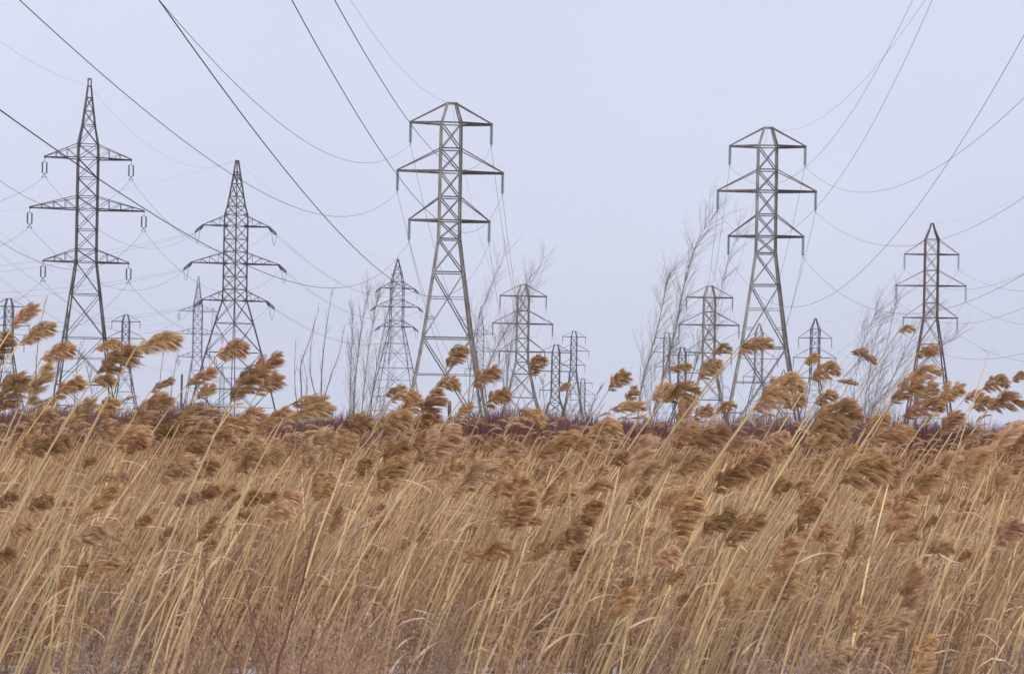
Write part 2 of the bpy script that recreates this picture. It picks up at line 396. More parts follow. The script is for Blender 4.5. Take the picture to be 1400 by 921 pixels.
a = A(T5, 'top'); cable(a, a+Vector((-13, -216, 4)), 6.5, 'faint earth wire from the peak of the rusty pylon out of the picture', .009, 50)
for (k, w), s in zip(arms, (9.43, 8.52, 7.73, 9.4, 8.5, 7.7)):
    a = A(T1, k); cable(a, a+rolled((17.36, -173.95, -3.87)), s, f'thin cable from {w} {end(k)} arm of slim dark pylon sagging towards the picture edge', .016, 60, 'cables in front of the slim dark pylon')
a = A(T1, 'top'); cable(a, a+Vector((10, -173, 2)), 6.2, 'faint earth wire from the slim dark pylon\'s tall peak to the picture edge', .009, 50)
span(T1, T2, 5.2, 'slim dark pylon', 'spired pylon', 'cables between the slim and the spired pylon', .017, '', 'n')
span(T2, T6, 4.5, 'spired pylon', 'dark splayed pylon', 'twin cables behind the spired pylon', .016, 'f', 'n', arms[3:], True)
for i, (k, w) in enumerate(arms[:3]):
    for q, nm in ((0, 'upper'), (-1.9, 'lower')):
        a = A(T2, k+'f'); b = at(-260, (352, 381, 420)[i], 330)+Vector((0, 20, q))
        cable(a+Vector((0, 0, q*.1)), b, 2.2, f'{nm} of level cable pair from {w} arm of spired pylon past slim pylon', .014, 40, 'level cables from the spired pylon')
cable(A(T2, 'top'), at(-240, 305, 340), 2.5, 'faint earth wire from the spired pylon\'s tip across behind the slim pylon', .008, 30)
a = A(T6, 'L1f'); 
for i, (k, w) in enumerate(arms[3:]):
    cable(A(T6, k+'f'), at(660, 470+12*i, 655), 6, f'distant cable from {w} arm of dark splayed pylon to the faint bluish pylon', .013, 24, 'cables behind the splayed pylon')
for i, (k, w) in enumerate(arms):
    a = A(T9, k); cable(a, at(-60+40*(k[0] == 'R'), (300, 330, 362)[i % 3], 260), 6, f'faint cable from {w} {end(k)} arm of the pale slender pylon across the slim pylon', .010, 40, 'cables of the pale slender pylon')

# ---------------------------------------------------------------- bare trees
def polyline(pts, n):
    out = []; m = len(pts)-1
    for i in range(n+1):
        t = i/n*m; k = min(int(t), m-1); u = t-k
        p0, p1, p2, p3 = pts[max(k-1, 0)], pts[k], pts[k+1], pts[min(k+2, m)]
        out.append(.5*((2*p1)+(p2-p0)*u+(2*p0-5*p1+4*p2-p3)*u*u+(3*p1-p0-3*p2+p3)*u**3))
    return out
def twig(mb, p, dirv, ln, r, wind, depth, rng, droop=0.0):
    n = 6; pts = [p]; d = dirv.normalized(); st = ln/n
    for i in range(n):
        d = (d + wind*.2 + Vector((rng.uniform(-.1, .1), rng.uniform(-.1, .1), rng.uniform(-.06, .1)-droop*i/n))).normalized()
        pts.append(pts[-1]+d*st)
    mb.tube(pts, [max(r*(1-.8*i/n), .003) for i in range(n+1)], 3)
    if depth > 0:
        for i in range(1, n+1):
            for _ in range(1 if rng.random() < .75 else 2):
                side = Vector((rng.uniform(-1, 1), rng.uniform(-1, 1), rng.uniform(-.2, .6)))
                twig(mb, pts[i], (d*1.0+side*.65), ln*rng.uniform(.3, .55), r*.5, wind, depth-1, rng, droop)
def tree(label, trunks, D, r0, m, wind, ntw, twl, seed, group, upright=0, droop=0.0, depth=1):
    rng = random.Random(seed)
    base = at(trunks[0][0][0], 580, D); base.z = 0
    root = thing('bare_tree', label, 'tree', base, 0, group)
    for ti, tr in enumerate(trunks):
        pts = [at(x, y, D+ti*.8)-base for x, y in tr]
        g0 = Vector((pts[0].x-(pts[1].x-pts[0].x)*.25, pts[0].y, 0.0))
        if pts[0].z > .05: pts = [g0]+pts
        P = polyline(pts, 14)
        tb = MB(); rr = r0*(1 if ti == 0 else .75)
        tb.tube(P, [max(rr*(1-.9*i/14), .008) for i in range(15)], 6)
        to = tb.build('trunk' if ti == 0 else 'stem', m, root)
        for i in range(3, 15):
            mb = MB(); n_ = max(1, int(ntw*rng.uniform(.6, 1.4)))
            for _ in range(n_):
                t = (P[min(i, 14)]-P[i-1]).normalized(); u = rng.random(); p = P[i-1].lerp(P[i], u)
                side = Vector((rng.uniform(-1, 1), rng.uniform(-1, 1), rng.uniform(-.1, .4)))
                twig(mb, p, t*(1.0+upright)+side*1.05, twl*rng.uniform(.5, 1.25)*(1.1-.5*i/14), rr*.2*(1-.5*i/14)+.004, wind, depth, rng, droop)
            mb.build('branch', m, to)
    return root
wg = 'bare trees at the back of the marsh'
Wd = Vector((1, 0, .15))
tree('wind-bent bare willow with drooping side shoots, outermost of the willow clump', [[(873, 560), (880, 515), (892, 475), (903, 430), (909, 400), (916, 372)]], 95, .045, M['bark2'], Wd*.12, 5, 1.9, 1, wg, .25, .1)
tree('tallest bare willow leaning over the willow-screened mid-distance pylon', [[(888, 585), (900, 540), (915, 485), (926, 440), (934, 395), (945, 355), (957, 322), (979, 292)]], 88, .052, M['bark2'], Wd*.15, 6, 2.0, 2, wg, .25, .1)
tree('pale thin bare willow leaning between the screened pylon and second big pylon', [[(930, 560), (945, 515), (962, 468), (982, 412), (996, 356), (1012, 315)]], 98, .036, M['bark2'], Wd*.2, 5, 2.0, 3, wg, .25, .08)
tree('many-stemmed bare willow shrub leaning in front of the rusty pylon', [[(1192, 590), (1207, 548), (1226, 505), (1250, 455), (1266, 425)], [(1188, 590), (1196, 545), (1210, 480), (1228, 400)], [(1180, 590), (1185, 530), (1196, 470), (1206, 440)], [(1200, 590), (1228, 540), (1268, 490), (1300, 465)], [(1165, 590), (1168, 530), (1182, 465), (1199, 425)]], 70, .024, M['bark2'], Wd*.3, 4, 1.3, 4, wg, .3, .03)
tree('bare leaning tree with fan of twigs at the tallest pylon\'s right leg', [[(655, 560), (668, 500), (684, 465), (700, 437), (714, 403), (728, 372)], [(640, 560), (644, 500), (652, 440), (668, 402), (690, 345)], [(690, 560), (695, 500), (702, 455), (716, 412), (744, 352)]], 100, .038, M['bark2'], Wd*.12, 5, 1.7, 5, wg, .4, .0)
up = Vector((.15, 0, .5))
tree('bare sapling with few upswept stems in the gap after the spired pylon', [[(439, 560), (440, 506), (446, 450), (455, 393)], [(436, 560), (426, 520), (424, 485), (430, 440)], [(441, 560), (452, 515), (465, 480), (470, 450)]], 80, .04, M['bark'], up*.3, .8, 1.0, 6, wg, 1.2, .0, 0)
tree('bare sapling with crooked stem next to the upswept sapling', [[(412, 575), (412, 530), (411, 500), (424, 462), (436, 421)], [(408, 575), (403, 520), (404, 465)], [(415, 575), (420, 530), (414, 490)]], 82, .04, M['bark'], up*.3, .8, .9, 7, wg, 1.2, .0, 0)
tree('dense upright bare poplar sapling left of the dark splayed pylon', [[(483, 585), (486, 520), (494, 450), (502, 400)], [(493, 585), (500, 510), (510, 440), (519, 398)], [(478, 585), (479, 530), (481, 470), (483, 428)]], 90, .045, M['bark2'], up*.5, 4, 1.3, 8, wg, 1.3, .0)
tree('upright bare poplar sapling in front of the dark splayed pylon', [[(504, 585), (512, 520), (527, 440), (540, 390)], [(518, 585), (530, 520), (534, 460)]], 92, .04, M['bark2'], up*.5, 4, 1.2, 9, wg, 1.3, .0)
tree('single thin bare shoot in front of the arched-top pylon', [[(48, 530), (52, 470), (57, 435), (65, 405)]], 60, .02, M['bark'], up*.4, .7, .5, 10, wg, 1, .0, 0)
tree('slender bare sapling before the pale slender pylon', [[(231, 590), (234, 540), (240, 500), (246, 470)], [(215, 590), (219, 520), (224, 480)], [(280, 590), (287, 480), (292, 420)]], 75, .025, M['bark'], up*.4, 1.2, .8, 11, wg, 1, .0, 0)
tree('thin bare twiggy sapling at the foot of the slim dark pylon', [[(100, 590), (103, 530), (108, 480)], [(72, 590), (76, 520), (88, 470)], [(128, 590), (126, 540), (118, 500)]], 75, .025, M['bark'], up*.5, 2, .8, 12, wg, 1, .0)
tree('wispy bare sapling before the small distant trio of pylons', [[(772, 600), (774, 550), (780, 515)], [(748, 600), (744, 550), (741, 520)], [(800, 600), (808, 560), (822, 528)]], 75, .02, M['bark'], up*.4, 2, .6, 13, wg, 1, .0)
tree('bare leaning saplings in the gap before the second big pylon', [[(1100, 590), (1120, 560), (1150, 520), (1176, 490)], [(1110, 590), (1118, 555), (1124, 525)]], 70, .022, M['bark2'], Wd*.4, 2, .7, 14, wg, .5, .0)

def post(x, ytop, D, label, r=.07):
    p = at(x, ytop, D); root = MB()
    root.tube([Vector((0, 0, 0)), Vector((.01, 0, p.z*.6)), Vector((.02, 0, p.z-.05)), Vector((.02, 0, p.z))], [r, r, r*.97, r*.6], 8)
    o = root.build('wooden_post', M['post']); o.location = (p.x, D, 0); tag(o, label, 'post')
post(248, 511, 62, 'slim grey wooden post standing before the pale slender pylon', .035)
post(614, 548, 60, 'short weathered grey post between plumes at the tallest pylon\'s foot', .05)

# ---------------------------------------------------------------- brush at the back of the marsh
def brush(name, label, n, xr, dr, hr, seed, tint, twn=5, w=.012, cat='shrubs'):
    rng = random.Random(seed); mb = MB()
    for _ in range(n):
        D = rng.uniform(*dr); x = rng.uniform(*xr); p = Vector(((x-700)/F*D, D, 0)); h = rng.uniform(*hr)*(.72+.28*math.sin(x*.021+seed)*math.sin(x*.0083+2*seed))
        tn = rng.random()
        for k in range(twn):
            q = p+Vector((rng.gauss(0, .25), rng.gauss(0, .25), 0)); d = Vector((rng.gauss(.12, .22), rng.gauss(0, .15), 1))
            pts = [q+d*(h*t*(.7+.3*((k*7) % 5)/4))+Vector((.1*t*t, 0, 0)) for t in (0, .5, 1)]
            mb.ribbon(pts, [w*1.4, w, w*.4], Vector((1, rng.uniform(-.5, .5), 0)).normalized(), [tn*.7]*3)
            for j in range(3):
                t = rng.uniform(.4, .95); b = pts[0].lerp(pts[2], t); e = b+Vector((rng.gauss(.05, .15), rng.gauss(0, .1), rng.uniform(.15, .35)))*min(h*.4, 1)
                mb.ribbon([b, e], [w*.7, w*.3], Vector((1, 0, 0)), [tn, tn])
    o = mb.build(name, M['brush']); o.color = (*tint, 1); tag(o, label, cat, None, 'stuff'); return o
brush('shrub_thicket', 'dark red-brown leafless shrub thicket along the back of the reeds', 4800, (-340, 1740), (55, 115), (1.1, 2.5), 3, (.75, .58, .56))
brush('red_osier_thicket', 'dark red leafless osier thicket behind the reeds', 700, (560, 800), (42, 60), (1.0, 1.75), 5, (1.05, .5, .5))
brush('red_osier_thicket', 'dark red leafless osier shrubs behind the reeds at the right', 1400, (1060, 1700), (42, 62), (1.0, 1.75), 6, (1.0, .5, .52))
brush('bare_brush', 'grey purple bare brush rising in front of the far pylons', 1150, (660, 1680), (100, 150), (2.2, 4.0), 8, (.95, .85, .95), 6, .02)
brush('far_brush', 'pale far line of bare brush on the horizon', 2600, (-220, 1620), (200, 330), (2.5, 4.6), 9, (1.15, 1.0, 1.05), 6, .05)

# ---------------------------------------------------------------- reeds
def plume_mesh(i, ang, rng):
    """feathery seed head along local +X, base at the origin, unit length; the wind blows along world +X"""
    wind = Vector((math.cos(ang), 0, -math.sin(ang)))          # world +X seen from the plume's own axes
    down = Vector((-math.sin(ang), 0, -math.cos(ang)))
    mb = MB()
    curve = rng.uniform(.35, .8)
    ax = [Vector((0, 0, 0))]; n = 12; a = curve*.5
    for k in range(n):
        a2 = a-curve*(k/n); ax.append(ax[-1]+Vector((math.cos(a2), 0, math.sin(a2)))/n*.92)
    mb.tube(ax, [.02*(1-.8*k/n) for k in range(n+1)], 3, .35)
    nb = 44; m_ = 4
    for b in range(nb):
        u = (b+rng.random())/nb*.96; k = min(int(u*n), n-1); p = ax[k].lerp(ax[k+1], u*n-k)
        t = (ax[k+1]-ax[k]).normalized(); phi = rng.uniform(0, 2*math.pi)
        o = Vector((0, math.cos(phi), math.sin(phi)))
        rb = (.05+.2*math.sin(math.pi*min(1, u*.75+.2))**1.1)*rng.uniform(.85, 1.05)
        bd = (t*.7+o*.75+wind*.15).normalized(); tb = rng.uniform(.14, .55)
        for s in range(25):
            q = p+bd*(rb*rng.random()**.7)+t*rng.uniform(-.03, .03)
            d = (bd*.5+t*.25+wind*.25+Vector((rng.gauss(0, .12), rng.gauss(0, .12), rng.gauss(0, .12)))).normalized()
            ln = (.13+.1*math.sin(math.pi*u))*rng.uniform(.65, 1.15); pts = [q]
            for j in range(m_):
                d = (d+wind*.17+down*.2*(j+.5)/m_).normalized(); pts.append(pts[-1]+d*(ln/m_))
            tn = min(1, max(0, tb+rng.gauss(0, .1)))
            side = Vector((rng.gauss(0, .5), rng.gauss(0, .4), 1)).normalized()
            side = (side-d*side.dot(d)).normalized()
            w = rng.uniform(.0055, .0105)
            mb.ribbon(pts, [w*.7, w, w*1.1, w*.8, w*.2], side, [max(0, tn-.15), tn, tn+.06, tn+.15, tn+.25])
    me = mb.mesh('plume', M['plume'])
    X = sorted(v.x for v in mb.v); Z = sorted(v.z for v in mb.v); n = len(X)
    lo, hi, zl, zh = X[int(n*.03)], X[int(n*.95)], Z[int(n*.06)], Z[int(n*.94)]
    return me, hi-lo, zh-zl, (hi+lo)/2, (zh+zl)/2
BINS = [-25, 0, 18, 35, 55, 75]
PL = {b: [plume_mesh(k, rad(b), random.Random(100+b*7+k)) for k in range(6)] for b in BINS}
def stem_mesh(k, rng):
    """unit-height reed cane leaning downwind, with leaf sheaths"""
    lean = LEANS[k]; mb = MB(); n = 9
    pts = [Vector((lean*(.62*t+.38*t*t), 0, t)) for t in [i/n for i in range(n+1)]]
    mb.tube(pts, [.0042*(1-.45*i/n)*(1.25 if i % 3 == 1 else 1) for i in range(n+1)], 5, rng.uniform(.3, .9))
    return mb.mesh('stem', M['stem'])
LEANS = [.16, .22, .28, .34, .4, .46, .52, .6]
ST = [stem_mesh(k, random.Random(k)) for k in range(8)]
def leaf_mesh(k, rng):
    mb = MB(); ln = 1; a = rng.uniform(.5, 1.15); kink = rng.uniform(.8, 2.2); tw = rng.uniform(-.4, .4)
    p = Vector((0, 0, 0)); pts = [p]
    for i in range(7):
        t = i/7; an = a-kink*t*t; p = p+Vector((math.cos(an), .25*tw, math.sin(an)))/7; pts.append(p)
    mb.ribbon(pts, [.03, .05, .055, .05, .042, .03, .018, .004], Vector((tw, 1, .5)).normalized(), [.5+.4*math.sin(i) for i in range(8)])
    return mb.mesh('leaf', M['leaf'])
LF = [leaf_mesh(k, random.Random(40+k)) for k in range(6)]
rr = random.Random(21)
TONE = {'d': (.78, .69, .6), 'm': (1.02, .97, .9), 'g': (1.14, 1.12, 1.22), 'o': (1.12, 1.0, .85)}
def reed(x, y, ln, ang, w, tone, label, D=None, group='reeds in the front of the stand'):
    D = D or min(30, max(8.5, 690/ln*rr.uniform(.93, 1.07)))
    if y > 600 and group[:5] == 'reeds': D = max(8.9, min(D, 12.3)-(y-600)/300*1.8)
    a = rad(ang)
    b = min(BINS, key=lambda q: abs(q-ang)); pme, pl, pw, pcx, pcz = rr.choice(PL[b])
    L_ = ln/F*D/pl*.9; q = max(.55, min(1.7, w*.92/ln*pl/pw))
    ox, oz = pcx*L_, pcz*L_*q
    tip = at(x, y, D)-Vector((ox*math.cos(a)-oz*math.sin(a), 0, ox*math.sin(a)+oz*math.cos(a)))
    if tip.z < .2: tip.z = .2
    h = tip.z
    lean = rr.uniform(.32, .62) if ang < 60 else rr.uniform(.2, .42)
    k = min(range(8), key=lambda i: abs(LEANS[i]-lean)); lean = LEANS[k]
    root = thing('reed', label, 'reed', (tip.x-lean*h, D, 0), 0, group)
    s = put('stem', ST[k], root); s.scale = (h, h*1.0, h); th = (1.05+.4*rr.random())/max(.6, h/2); s.scale = (h, h*th, h)
    br = rr.uniform(.75, 1.12); s.color = (br, br*rr.uniform(.93, 1.02), br*rr.uniform(.85, 1.05), 1)
    p = put('plume', pme, root)
    p.location = tip-root.location; p.scale = (L_, L_*q, L_*q); p.rotation_euler = (0, -a, 0)
    c = TONE[tone]; v = rr.uniform(.85, 1.15); p.color = (c[0]*v, c[1]*v*rr.uniform(.95, 1.05), c[2]*v, 1)
    for _ in range(rr.choice((0, 1, 1, 2))):
        u = rr.uniform(.35, .85); l = put('leaf', rr.choice(LF), root); z = u*h
        l.location = (lean*h*(.62*u+.38*u*u), 0, z); sc = rr.uniform(.16, .34); l.scale = (sc, sc, sc)
        l.rotation_euler = (0, 0, rr.gauss(0, .6)); v = rr.uniform(.7, 1.1); l.color = (v, v, v, 1)
    return root
HEADS = '''35,431,45,40,16,m 54,455,50,25,20,m 5,473,40,60,25,d 82,482,45,15,22,m 17,536,60,55,35,d 150,472,35,10,14,m 164,493,60,25,28,d 144,520,30,0,18,m 220,469,60,10,24,m 320,479,42,12,24,m
56,524,60,60,20,m 96,530,45,30,20,m 113,563,50,45,18,m 148,558,35,50,28,m 223,526,35,30,10,m 209,558,60,35,26,m 277,516,45,25,14,m 282,535,30,35,14,m 260,564,45,35,12,m 339,524,60,50,26,d
364,502,55,45,22,d 370,525,40,30,26,m 56,575,45,30,24,m 150,589,40,-20,26,m 181,598,55,20,24,m 42,609,45,30,26,m 73,609,50,15,26,d 231,589,40,15,24,d 279,589,45,5,22,m 271,612,45,20,26,m
245,643,55,25,36,g 339,614,50,30,22,g 343,632,40,20,24,d 344,569,40,15,20,m 327,581,45,0,20,m 426,549,50,5,16,m 426,564,65,10,20,m 375,573,55,30,18,m 491,578,40,0,24,d 435,606,55,40,24,g
471,606,40,30,20,m 420,632,30,40,16,g 364,620,50,-10,30,m 625,487,35,50,26,m 614,525,32,0,18,m 666,515,42,30,20,m 682,544,36,30,26,m 635,561,30,45,12,m 542,535,28,15,12,m 556,542,40,5,16,m
542,578,50,15,26,m 562,556,40,20,22,m 593,553,45,55,26,d 584,575,40,40,30,d 604,606,60,45,40,g 542,615,40,40,30,d 536,649,55,55,30,m 579,601,35,25,24,d 446,660,34,30,22,g 655,649,65,25,32,g
686,666,45,20,20,m 686,635,35,10,16,m 390,686,45,25,30,g 735,499,30,55,20,m 772,529,18,20,9,m 731,568,38,-35,16,m 847,520,34,35,24,m 865,540,26,60,20,m 861,556,45,5,14,m 907,536,32,25,22,g
931,536,50,20,22,d 931,503,30,10,10,m 988,477,24,20,13,m 972,505,36,35,22,m 1036,470,42,5,16,m 1022,478,24,10,12,m 962,564,30,30,16,g 993,556,28,20,12,m 937,558,40,60,20,m 827,587,45,15,24,m
937,595,45,35,26,m 971,598,60,15,24,d 776,598,40,10,16,m 759,612,50,25,14,d 875,626,70,60,24,g 850,628,30,15,18,d 948,635,50,20,22,m 892,643,45,25,18,m 999,655,50,35,24,d 1033,637,50,30,30,m
818,666,40,15,14,d 765,649,30,45,16,m 937,683,50,25,36,m 717,688,45,60,35,m 705,663,40,30,24,m 751,677,34,70,24,g 875,674,40,30,20,m 1240,450,22,10,10,m 1177,482,24,-15,11,m 1191,491,18,-30,9,m
1269,481,30,10,15,m 1111,491,22,20,16,m 1129,508,38,20,24,m 1160,522,28,-10,6,g 1070,530,60,20,30,m 1056,547,50,20,26,g 1087,550,32,20,20,m 1130,544,32,20,16,m 1264,510,44,15,18,m 1242,533,50,35,22,d
1267,537,36,35,22,m 1264,558,55,15,22,d 1301,537,40,35,22,m 1301,578,40,50,20,m 1362,524,34,15,20,d 1334,543,28,0,20,m 1376,549,45,10,24,d 1346,553,30,10,18,d 1394,515,20,25,14,m 1149,564,60,5,30,d
1137,584,50,0,30,d 1129,604,36,10,24,m 1200,578,40,30,20,m 1219,595,60,10,20,m 1185,646,70,15,50,d 1222,654,36,60,24,g 1298,635,50,20,30,g 1267,660,55,50,24,m 1332,635,60,50,26,m 1375,598,60,45,20,g
1394,598,50,40,30,d 1372,654,40,75,20,g 1222,632,20,15,18,m 1067,666,34,10,14,d 1106,691,40,20,16,m 1239,683,40,30,20,m 11,683,30,30,30,d 57,688,36,15,22,d 136,688,75,45,18,o 122,734,55,30,24,g
145,776,50,30,16,m 286,675,34,25,16,d 286,722,45,50,14,d 320,685,30,45,10,m 85,799,20,50,10,o 133,847,36,55,12,o 381,700,45,15,28,g 443,668,34,20,18,m 460,711,40,70,12,d 645,759,30,30,24,m
679,753,45,10,22,d 693,708,30,60,20,m 560,833,26,60,9,o 523,666,32,30,18,m 714,700,50,60,30,m 810,700,40,55,22,d 782,734,45,30,26,d 791,765,38,55,22,d 938,708,60,55,38,m 912,762,40,20,34,g
986,714,50,30,30,d 1020,722,65,40,26,d 935,819,22,40,16,d 853,824,50,60,20,o 997,807,40,75,14,m 1006,827,26,50,14,m 881,796,28,60,12,m 924,787,28,40,14,d 740,756,26,35,12,d 1040,799,36,40,14,m
1107,705,40,45,18,d 1092,742,40,40,20,m 1078,759,55,60,26,m 1075,802,50,50,30,m 1126,731,22,20,16,d 1132,762,50,60,20,m 1172,737,42,75,18,m 1231,708,50,55,24,m 1240,735,36,10,12,d 1248,802,60,75,26,m
1172,844,40,75,18,m 1214,858,75,35,28,g 1265,884,40,45,16,o 1141,901,60,35,36,g 1382,728,45,35,26,g 1260,912,44,40,18,m'''
LM = [(12, 'arched-top pylon'), (122, 'slim dark pylon'), (200, 'small round-topped pylon'), (272, 'pale slender pylon'), (325, 'spired pylon'), (440, 'upswept saplings'), (510, 'poplar saplings'), (560, 'dark splayed pylon'), (617, 'tallest pylon'),
      (716, 'mid-distance follower pylon'), (785, 'small pylon trio'), (890, 'leaning willow clump'), (970, 'willow-screened pylon'), (1050, 'second big pylon'), (1115, 'small pointed pylon'), (1200, 'many-stemmed willow shrub'), (1274, 'rusty pylon'), (1370, 'open skyline edge')]
TW = {'d': 'dark brown', 'm': 'tawny', 'g': 'pale greyish', 'o': 'rusty orange'}
def shape(ln, ang, w):
    a = 'upright' if ang > 48 else ('level' if ang < 12 and ang > -9 else ('drooping' if ang <= -9 else 'slanting'))
    b = 'broad ' if w/ln > .58 else ('thin ' if w/ln < .38 else '')
    return b+a
heads = []
for s in HEADS.split():
    q = s.split(','); heads.append([float(v) for v in q[:5]]+[q[5]])
ORD = ['topmost', 'second from top', 'third from top', 'fourth from top', 'fifth from top', 'sixth from top', 'seventh from top', 'eighth from top', 'ninth from top', 'tenth from top', 'eleventh from top', 'twelfth from top', 'thirteenth from top', 'fourteenth from top', 'fifteenth from top', 'sixteenth from top']
sect = {}
for hd in heads:
    l = min(LM, key=lambda q: abs(q[0]-hd[0])); zone = 'against sky before' if hd[1] < 562 else ('on crest below' if hd[1] < 640 else 'low below')
    sect.setdefault((l[1], zone), []).append(hd)
for (lm, zone), hs in sect.items():
    hs.sort(key=lambda q: q[1])
    for i, hd in enumerate(hs):
        desc = f'{TW[hd[5]]} {shape(hd[2], hd[3], hd[4])} reed plume {zone} {lm}'
        if len(hs) > 1: desc += f', {ORD[i]}'
        reed(hd[0], hd[1], hd[2], hd[3], hd[4], hd[5], desc)
# smaller heads crowding behind the front rows
small = {}
for i in range(300-len(heads)):
    x = rr.uniform(0, 1400); y = rr.triangular(585, 830, 625); ln = rr.uniform(20, 36)
    l = min(LM, key=lambda q: abs(q[0]-x)); small.setdefault(l[1], []).append((x, y, ln, rr.uniform(0, 60), ln*rr.uniform(.4, .65), rr.choice('dmmmgg')))
for lm, hs in small.items():
    hs.sort(key=lambda q: q[1])
    for i, hd in enumerate(hs):
        reed(*hd, f'small {TW[hd[5]]} reed plume in the back crowd below {lm}'+(f', {ORD[i]}' if len(hs) > 1 else ''), rr.uniform(11.5, 15), 'small reeds behind the front rows')

# one broken cane without its plume
b0, b1 = at(1325, 565, 13), at(1352, 482, 13); lean = (b1.x-b0.x)/(b1.z-b0.z)
root = thing('broken_reed', 'bare straw-coloured reed cane with snapped leafy tip against sky beyond rusty pylon', 'reed', (b1.x-lean*b1.z, 13, 0))
mb = MB(); mb.tube([Vector((lean*z, 0, z)) for z in (0, b1.z*.4, b1.z*.8, b1.z)], [.006, .005, .0035, .003], 5, .8); mb.build('stem', M['stem'], root)
for k, (ry, sc) in enumerate(((.0, .09), (math.pi, .08), (.8, .05))):
    l = put('leaf', LF[k], root); l.location = (lean*b1.z, 0, b1.z-.01); l.scale = (sc, sc, sc); l.rotation_euler = (0, 0, ry)

# the mass of canes and leaves nobody could count
def mass(name, label, n, dr, hr, leanr, seed, tint, wr=(.007, .013), leafp=.6, bias=1.0):
    rng = random.Random(seed); mb = MB(); lb = MB()
    for _ in range(int(n*1.6)):
        D = dr[0]+(dr[1]-dr[0])*rng.random()**bias; x = rng.uniform(-540, 1940)
        clump = .5+.5*math.sin(x*.013+D*.9+seed)*math.sin(x*.031-D*1.7)
        if rng.random() > .35+.65*clump: continue
        h = rng.uniform(*hr)*(.8+.2*clump); lean = rng.gauss((leanr[0]+leanr[1])/2, (leanr[1]-leanr[0])/2)
        p = Vector(((x-700)/F*D, D, 0)); yv = rng.gauss(0, .06); w = rng.uniform(*wr)
        pts = [p+Vector((lean*h*(.62*t+.38*t*t), yv*h*t, h*t)) for t in (0, .33, .66, 1)]
        tn = rng.random()**1.8; mb.ribbon(pts, [w, w, w*.85, w*.5], Vector((1, rng.uniform(-.4, .4), -.2)).normalized(), [tn*.75, tn*.9, tn, tn])
        if rng.random() < leafp:
            for _k in range(rng.choice((1, 1, 2))):
                t = rng.uniform(.15, .95); b = pts[0].lerp(pts[3], t); b.x = p.x+lean*h*(.62*t+.38*t*t)
                sg = 1 if rng.random() < .8 else -1; ln = rng.uniform(.12, .34); a = rng.uniform(.2, 1.2); q = [b]
                for j in range(4):
                    an = a-1.7*(j/4)*rng.uniform(.4, 1.2); q.append(q[-1]+Vector((sg*math.cos(an), rng.uniform(-.2, .2), math.sin(an)))*(ln/4))
                lw = rng.uniform(.006, .014); tl = rng.random()
                lb.ribbon(q, [lw*.6, lw, lw, lw*.7, lw*.15], Vector((.3, .6, .8)).normalized(), [tl]*5)
    o = mb.build(name, M['stem']); o.color = (*tint, 1); tag(o, label, 'reeds', None, 'stuff')
    if lb.v:
        l = lb.build('leaf_litter', M['leaf'], o); l.color = (tint[0]*.85, tint[1]*.8, tint[2]*.85, 1); l['kind'] = 'stuff'
    return o
mass('reed_canes', 'dense mass of tan wind-bent reed canes filling the front of the marsh', 7000, (13.6, 21), (.7, 1.5), (.2, .56), 31, (1.0, .92, .85), (.005, .010))
mass('thick_reed_canes', 'thicker bright straw canes scattered through the front of the reeds', 750, (11.6, 15), (.7, 1.6), (.2, .5), 34, (1.15, 1.12, 1.05), (.008, .0145), .5)
mass('reed_canes', 'thin mass of greyer short canes and broken stalks low among the reeds', 6000, (12, 22), (.35, 1.2), (.05, .55), 32, (.68, .58, .54), (.004, .009), 1.0)
mass('far_reed_canes', 'brown mass of shorter reeds behind the front rows', 9000, (20, 55), (1.0, 1.68), (.2, .5), 33, (.82, .69, .59), (.008, .016), .9, 1.2)

# far small heads: one feathery mass
def headmass(name, label, n, dr, hr, seed, tint):
    rng = random.Random(seed); mb = MB()
    for _ in range(n):
        D = rng.uniform(*dr); x = rng.uniform(-300, 1700); h = rng.uniform(*hr); L_ = rng.uniform(.16, .27)
        p = Vector(((x-700)/F*D, D, h)); a0 = rng.uniform(.3, 1.2); tb = rng.uniform(0, .6)
        for k in range(46):
            u = rng.random(); an = a0-1.0*u
            q = p+Vector((math.cos(a0-.5*u), rng.gauss(0, .12), math.sin(a0-.5*u)))*(L_*u*.8); d = Vector((math.cos(an)+rng.gauss(.25, .2), rng.gauss(0, .3), math.sin(an)+rng.gauss(0, .25))).normalized()
            ln = L_*rng.uniform(.2, .5); e = q+d*ln*.6; d.z -= .4; f = e+d*ln*.5; w = rng.uniform(.004, .008)
            tn = tb+rng.gauss(0, .12); mb.ribbon([q, e, f], [w, w, w*.2], Vector((0, .3, 1)).normalized(), [tn, tn+.1, tn+.3])
    o = mb.build(name, M['plume']); o.color = (*tint, 1); tag(o, label, 'reed plumes', None, 'stuff')
headmass('small_reed_plumes', 'many small brown reed plumes in the distance behind the front rows', 800, (20, 50), (1.15, 1.85), 51, (.85, .83, .85))

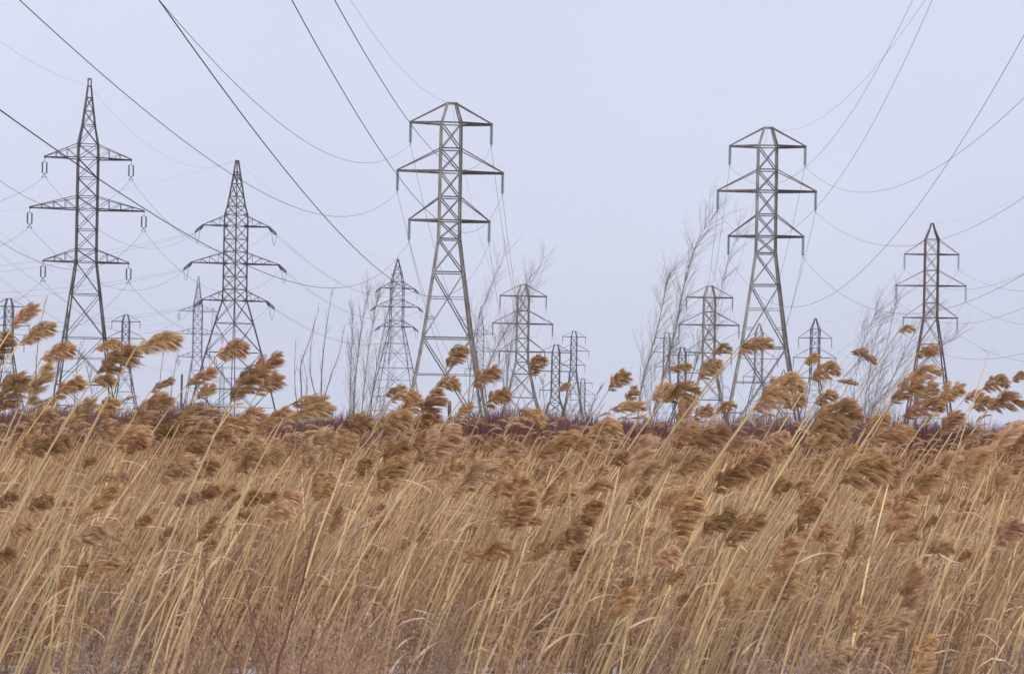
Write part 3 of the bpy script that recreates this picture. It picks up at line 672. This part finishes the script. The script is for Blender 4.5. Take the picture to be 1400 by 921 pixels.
# ---------------------------------------------------------------- dry weeds and red stems in front
def weeds(name, label, n, xr, dr, hr, seed, tint, sp=.0):
    rng = random.Random(seed); mb = MB()
    cs = [(rng.uniform(*xr), rng.uniform(*dr)) for _ in range(max(4, n//14))]
    for _ in range(n):
        cx, cD = rng.choice(cs); x = cx+rng.gauss(0, 30); D = max(7.2, cD+rng.gauss(0, .25)); h = rng.uniform(*hr)
        p = Vector(((x-700)/F*D, D, 0)); d = Vector((rng.gauss(.18, .12), rng.gauss(0, .1), 1)); tn = rng.random()
        top = p+d*h; mb.ribbon([p, p.lerp(top, .5), top], [.006, .005, .003], Vector((1, 0, 0)), [tn*.6]*3)
        for k in range(26):
            t = rng.uniform(.45, 1); b = p.lerp(top, t); e = b+Vector((rng.gauss(.05, .1), rng.gauss(0, .08), rng.uniform(.02, .13)))
            mb.ribbon([b, b.lerp(e, .5)+Vector((0, 0, .01)), e], [.003, .0025, .0018], Vector((1, 0, 0)), [tn*.6, tn*.7, tn*.8])
            for _k in range(3):     # withered flower heads
                c = e+Vector((rng.gauss(0, .02), rng.gauss(0, .02), rng.gauss(0, .02))); r = rng.uniform(.003, .007)
                mb.ribbon([c-Vector((0, 0, r)), c, c+Vector((0, 0, r))], [r*.4, r*1.6, r*.4], Vector((1, rng.uniform(-1, 1), 0)).normalized(), [min(1, tn*.5+rng.random()*.5)]*3)
    o = mb.build(name, M['weed']); o.color = (*tint, 1); tag(o, label, 'weeds', None, 'stuff')
weeds('dry_weeds', 'hazy reddish-brown dry weeds in front of the reeds', 90, (150, 800), (8.2, 11), (.3, .8), 61, (1.3, 1.13, 1.0))
weeds('dry_weeds', 'hazy grey withered weeds in front of the reeds', 120, (-20, 1130), (8, 12.5), (.25, .7), 62, (1.05, 1.0, 1.0))
weeds('dry_weeds', 'sparse grey withered weeds at the right end of the reeds', 40, (850, 1420), (8.5, 11), (.3, .7), 63, (1.0, .92, .92))
def redstem(pts, label, D, r):
    P = [at(x, y, D) for x, y in pts]; b = P[0].copy(); P2 = [Vector((P[0].x-(P[1].x-P[0].x)*.3, D, 0))]+P; base = P2[0].copy(); Q = polyline([p-base for p in P2], 12)
    root = thing('osier_stem', label, 'stem', base)
    mb = MB(); mb.tube(Q, [r*(1-.6*i/12) for i in range(13)], 6); mb.build('stem', M['redbark'], root)
    rng = random.Random(int(pts[0][0]))
    for i in (7, 10, 11):
        tb = MB(); d = (Q[i+1]-Q[i]).normalized()+Vector((rng.gauss(0, .35), rng.gauss(0, .3), .3)); tb.tube([Q[i]+d*t*.22+Vector((0, 0, .03*t*t)) for t in (0, .5, 1)], [r*.35, r*.25, r*.12], 4); tb.build('twig', M['redbark'], root)
redstem([(378, 925), (392, 870), (406, 822), (417, 790)], 'thick dark red bare stem leaning right among dry weeds', 8.3, .0075)
redstem([(366, 925), (356, 885), (342, 835), (338, 800)], 'thin red bare stem leaning left, beside the thick red stem', 8.3, .006)
redstem([(330, 925), (312, 892), (290, 855), (273, 818)], 'thin red bare stem leaning furthest left in the dry weeds', 8.4, .006)
redstem([(410, 925), (421, 890), (428, 860)], 'short faint red bare stem right of the thick red stem', 8.5, .005)

# ---------------------------------------------------------------- the damp winter air
hz = MB(); x0, x1, y0, y1, z0, z1 = -1500, 1500, -350, 3000, -1.0, 170
for p in ((x0, y0, z0), (x1, y0, z0), (x1, y1, z0), (x0, y1, z0), (x0, y0, z1), (x1, y0, z1), (x1, y1, z1), (x0, y1, z1)): hz.v.append(Vector(p))
hz.f += [(0, 3, 2, 1), (4, 5, 6, 7), (0, 1, 5, 4), (1, 2, 6, 5), (2, 3, 7, 6), (3, 0, 4, 7)]
hm = bpy.data.materials.new('haze'); hm.use_nodes = True; t = hm.node_tree; t.nodes.clear()
oo = t.nodes.new('ShaderNodeOutputMaterial'); pv = t.nodes.new('ShaderNodeVolumePrincipled')
pv.inputs['Color'].default_value = (.96, .97, 1, 1); pv.inputs['Density'].default_value = .00016
t.links.new(pv.outputs[0], oo.inputs['Volume'])
ho = hz.build('haze', hm); ho['kind'] = 'stuff'
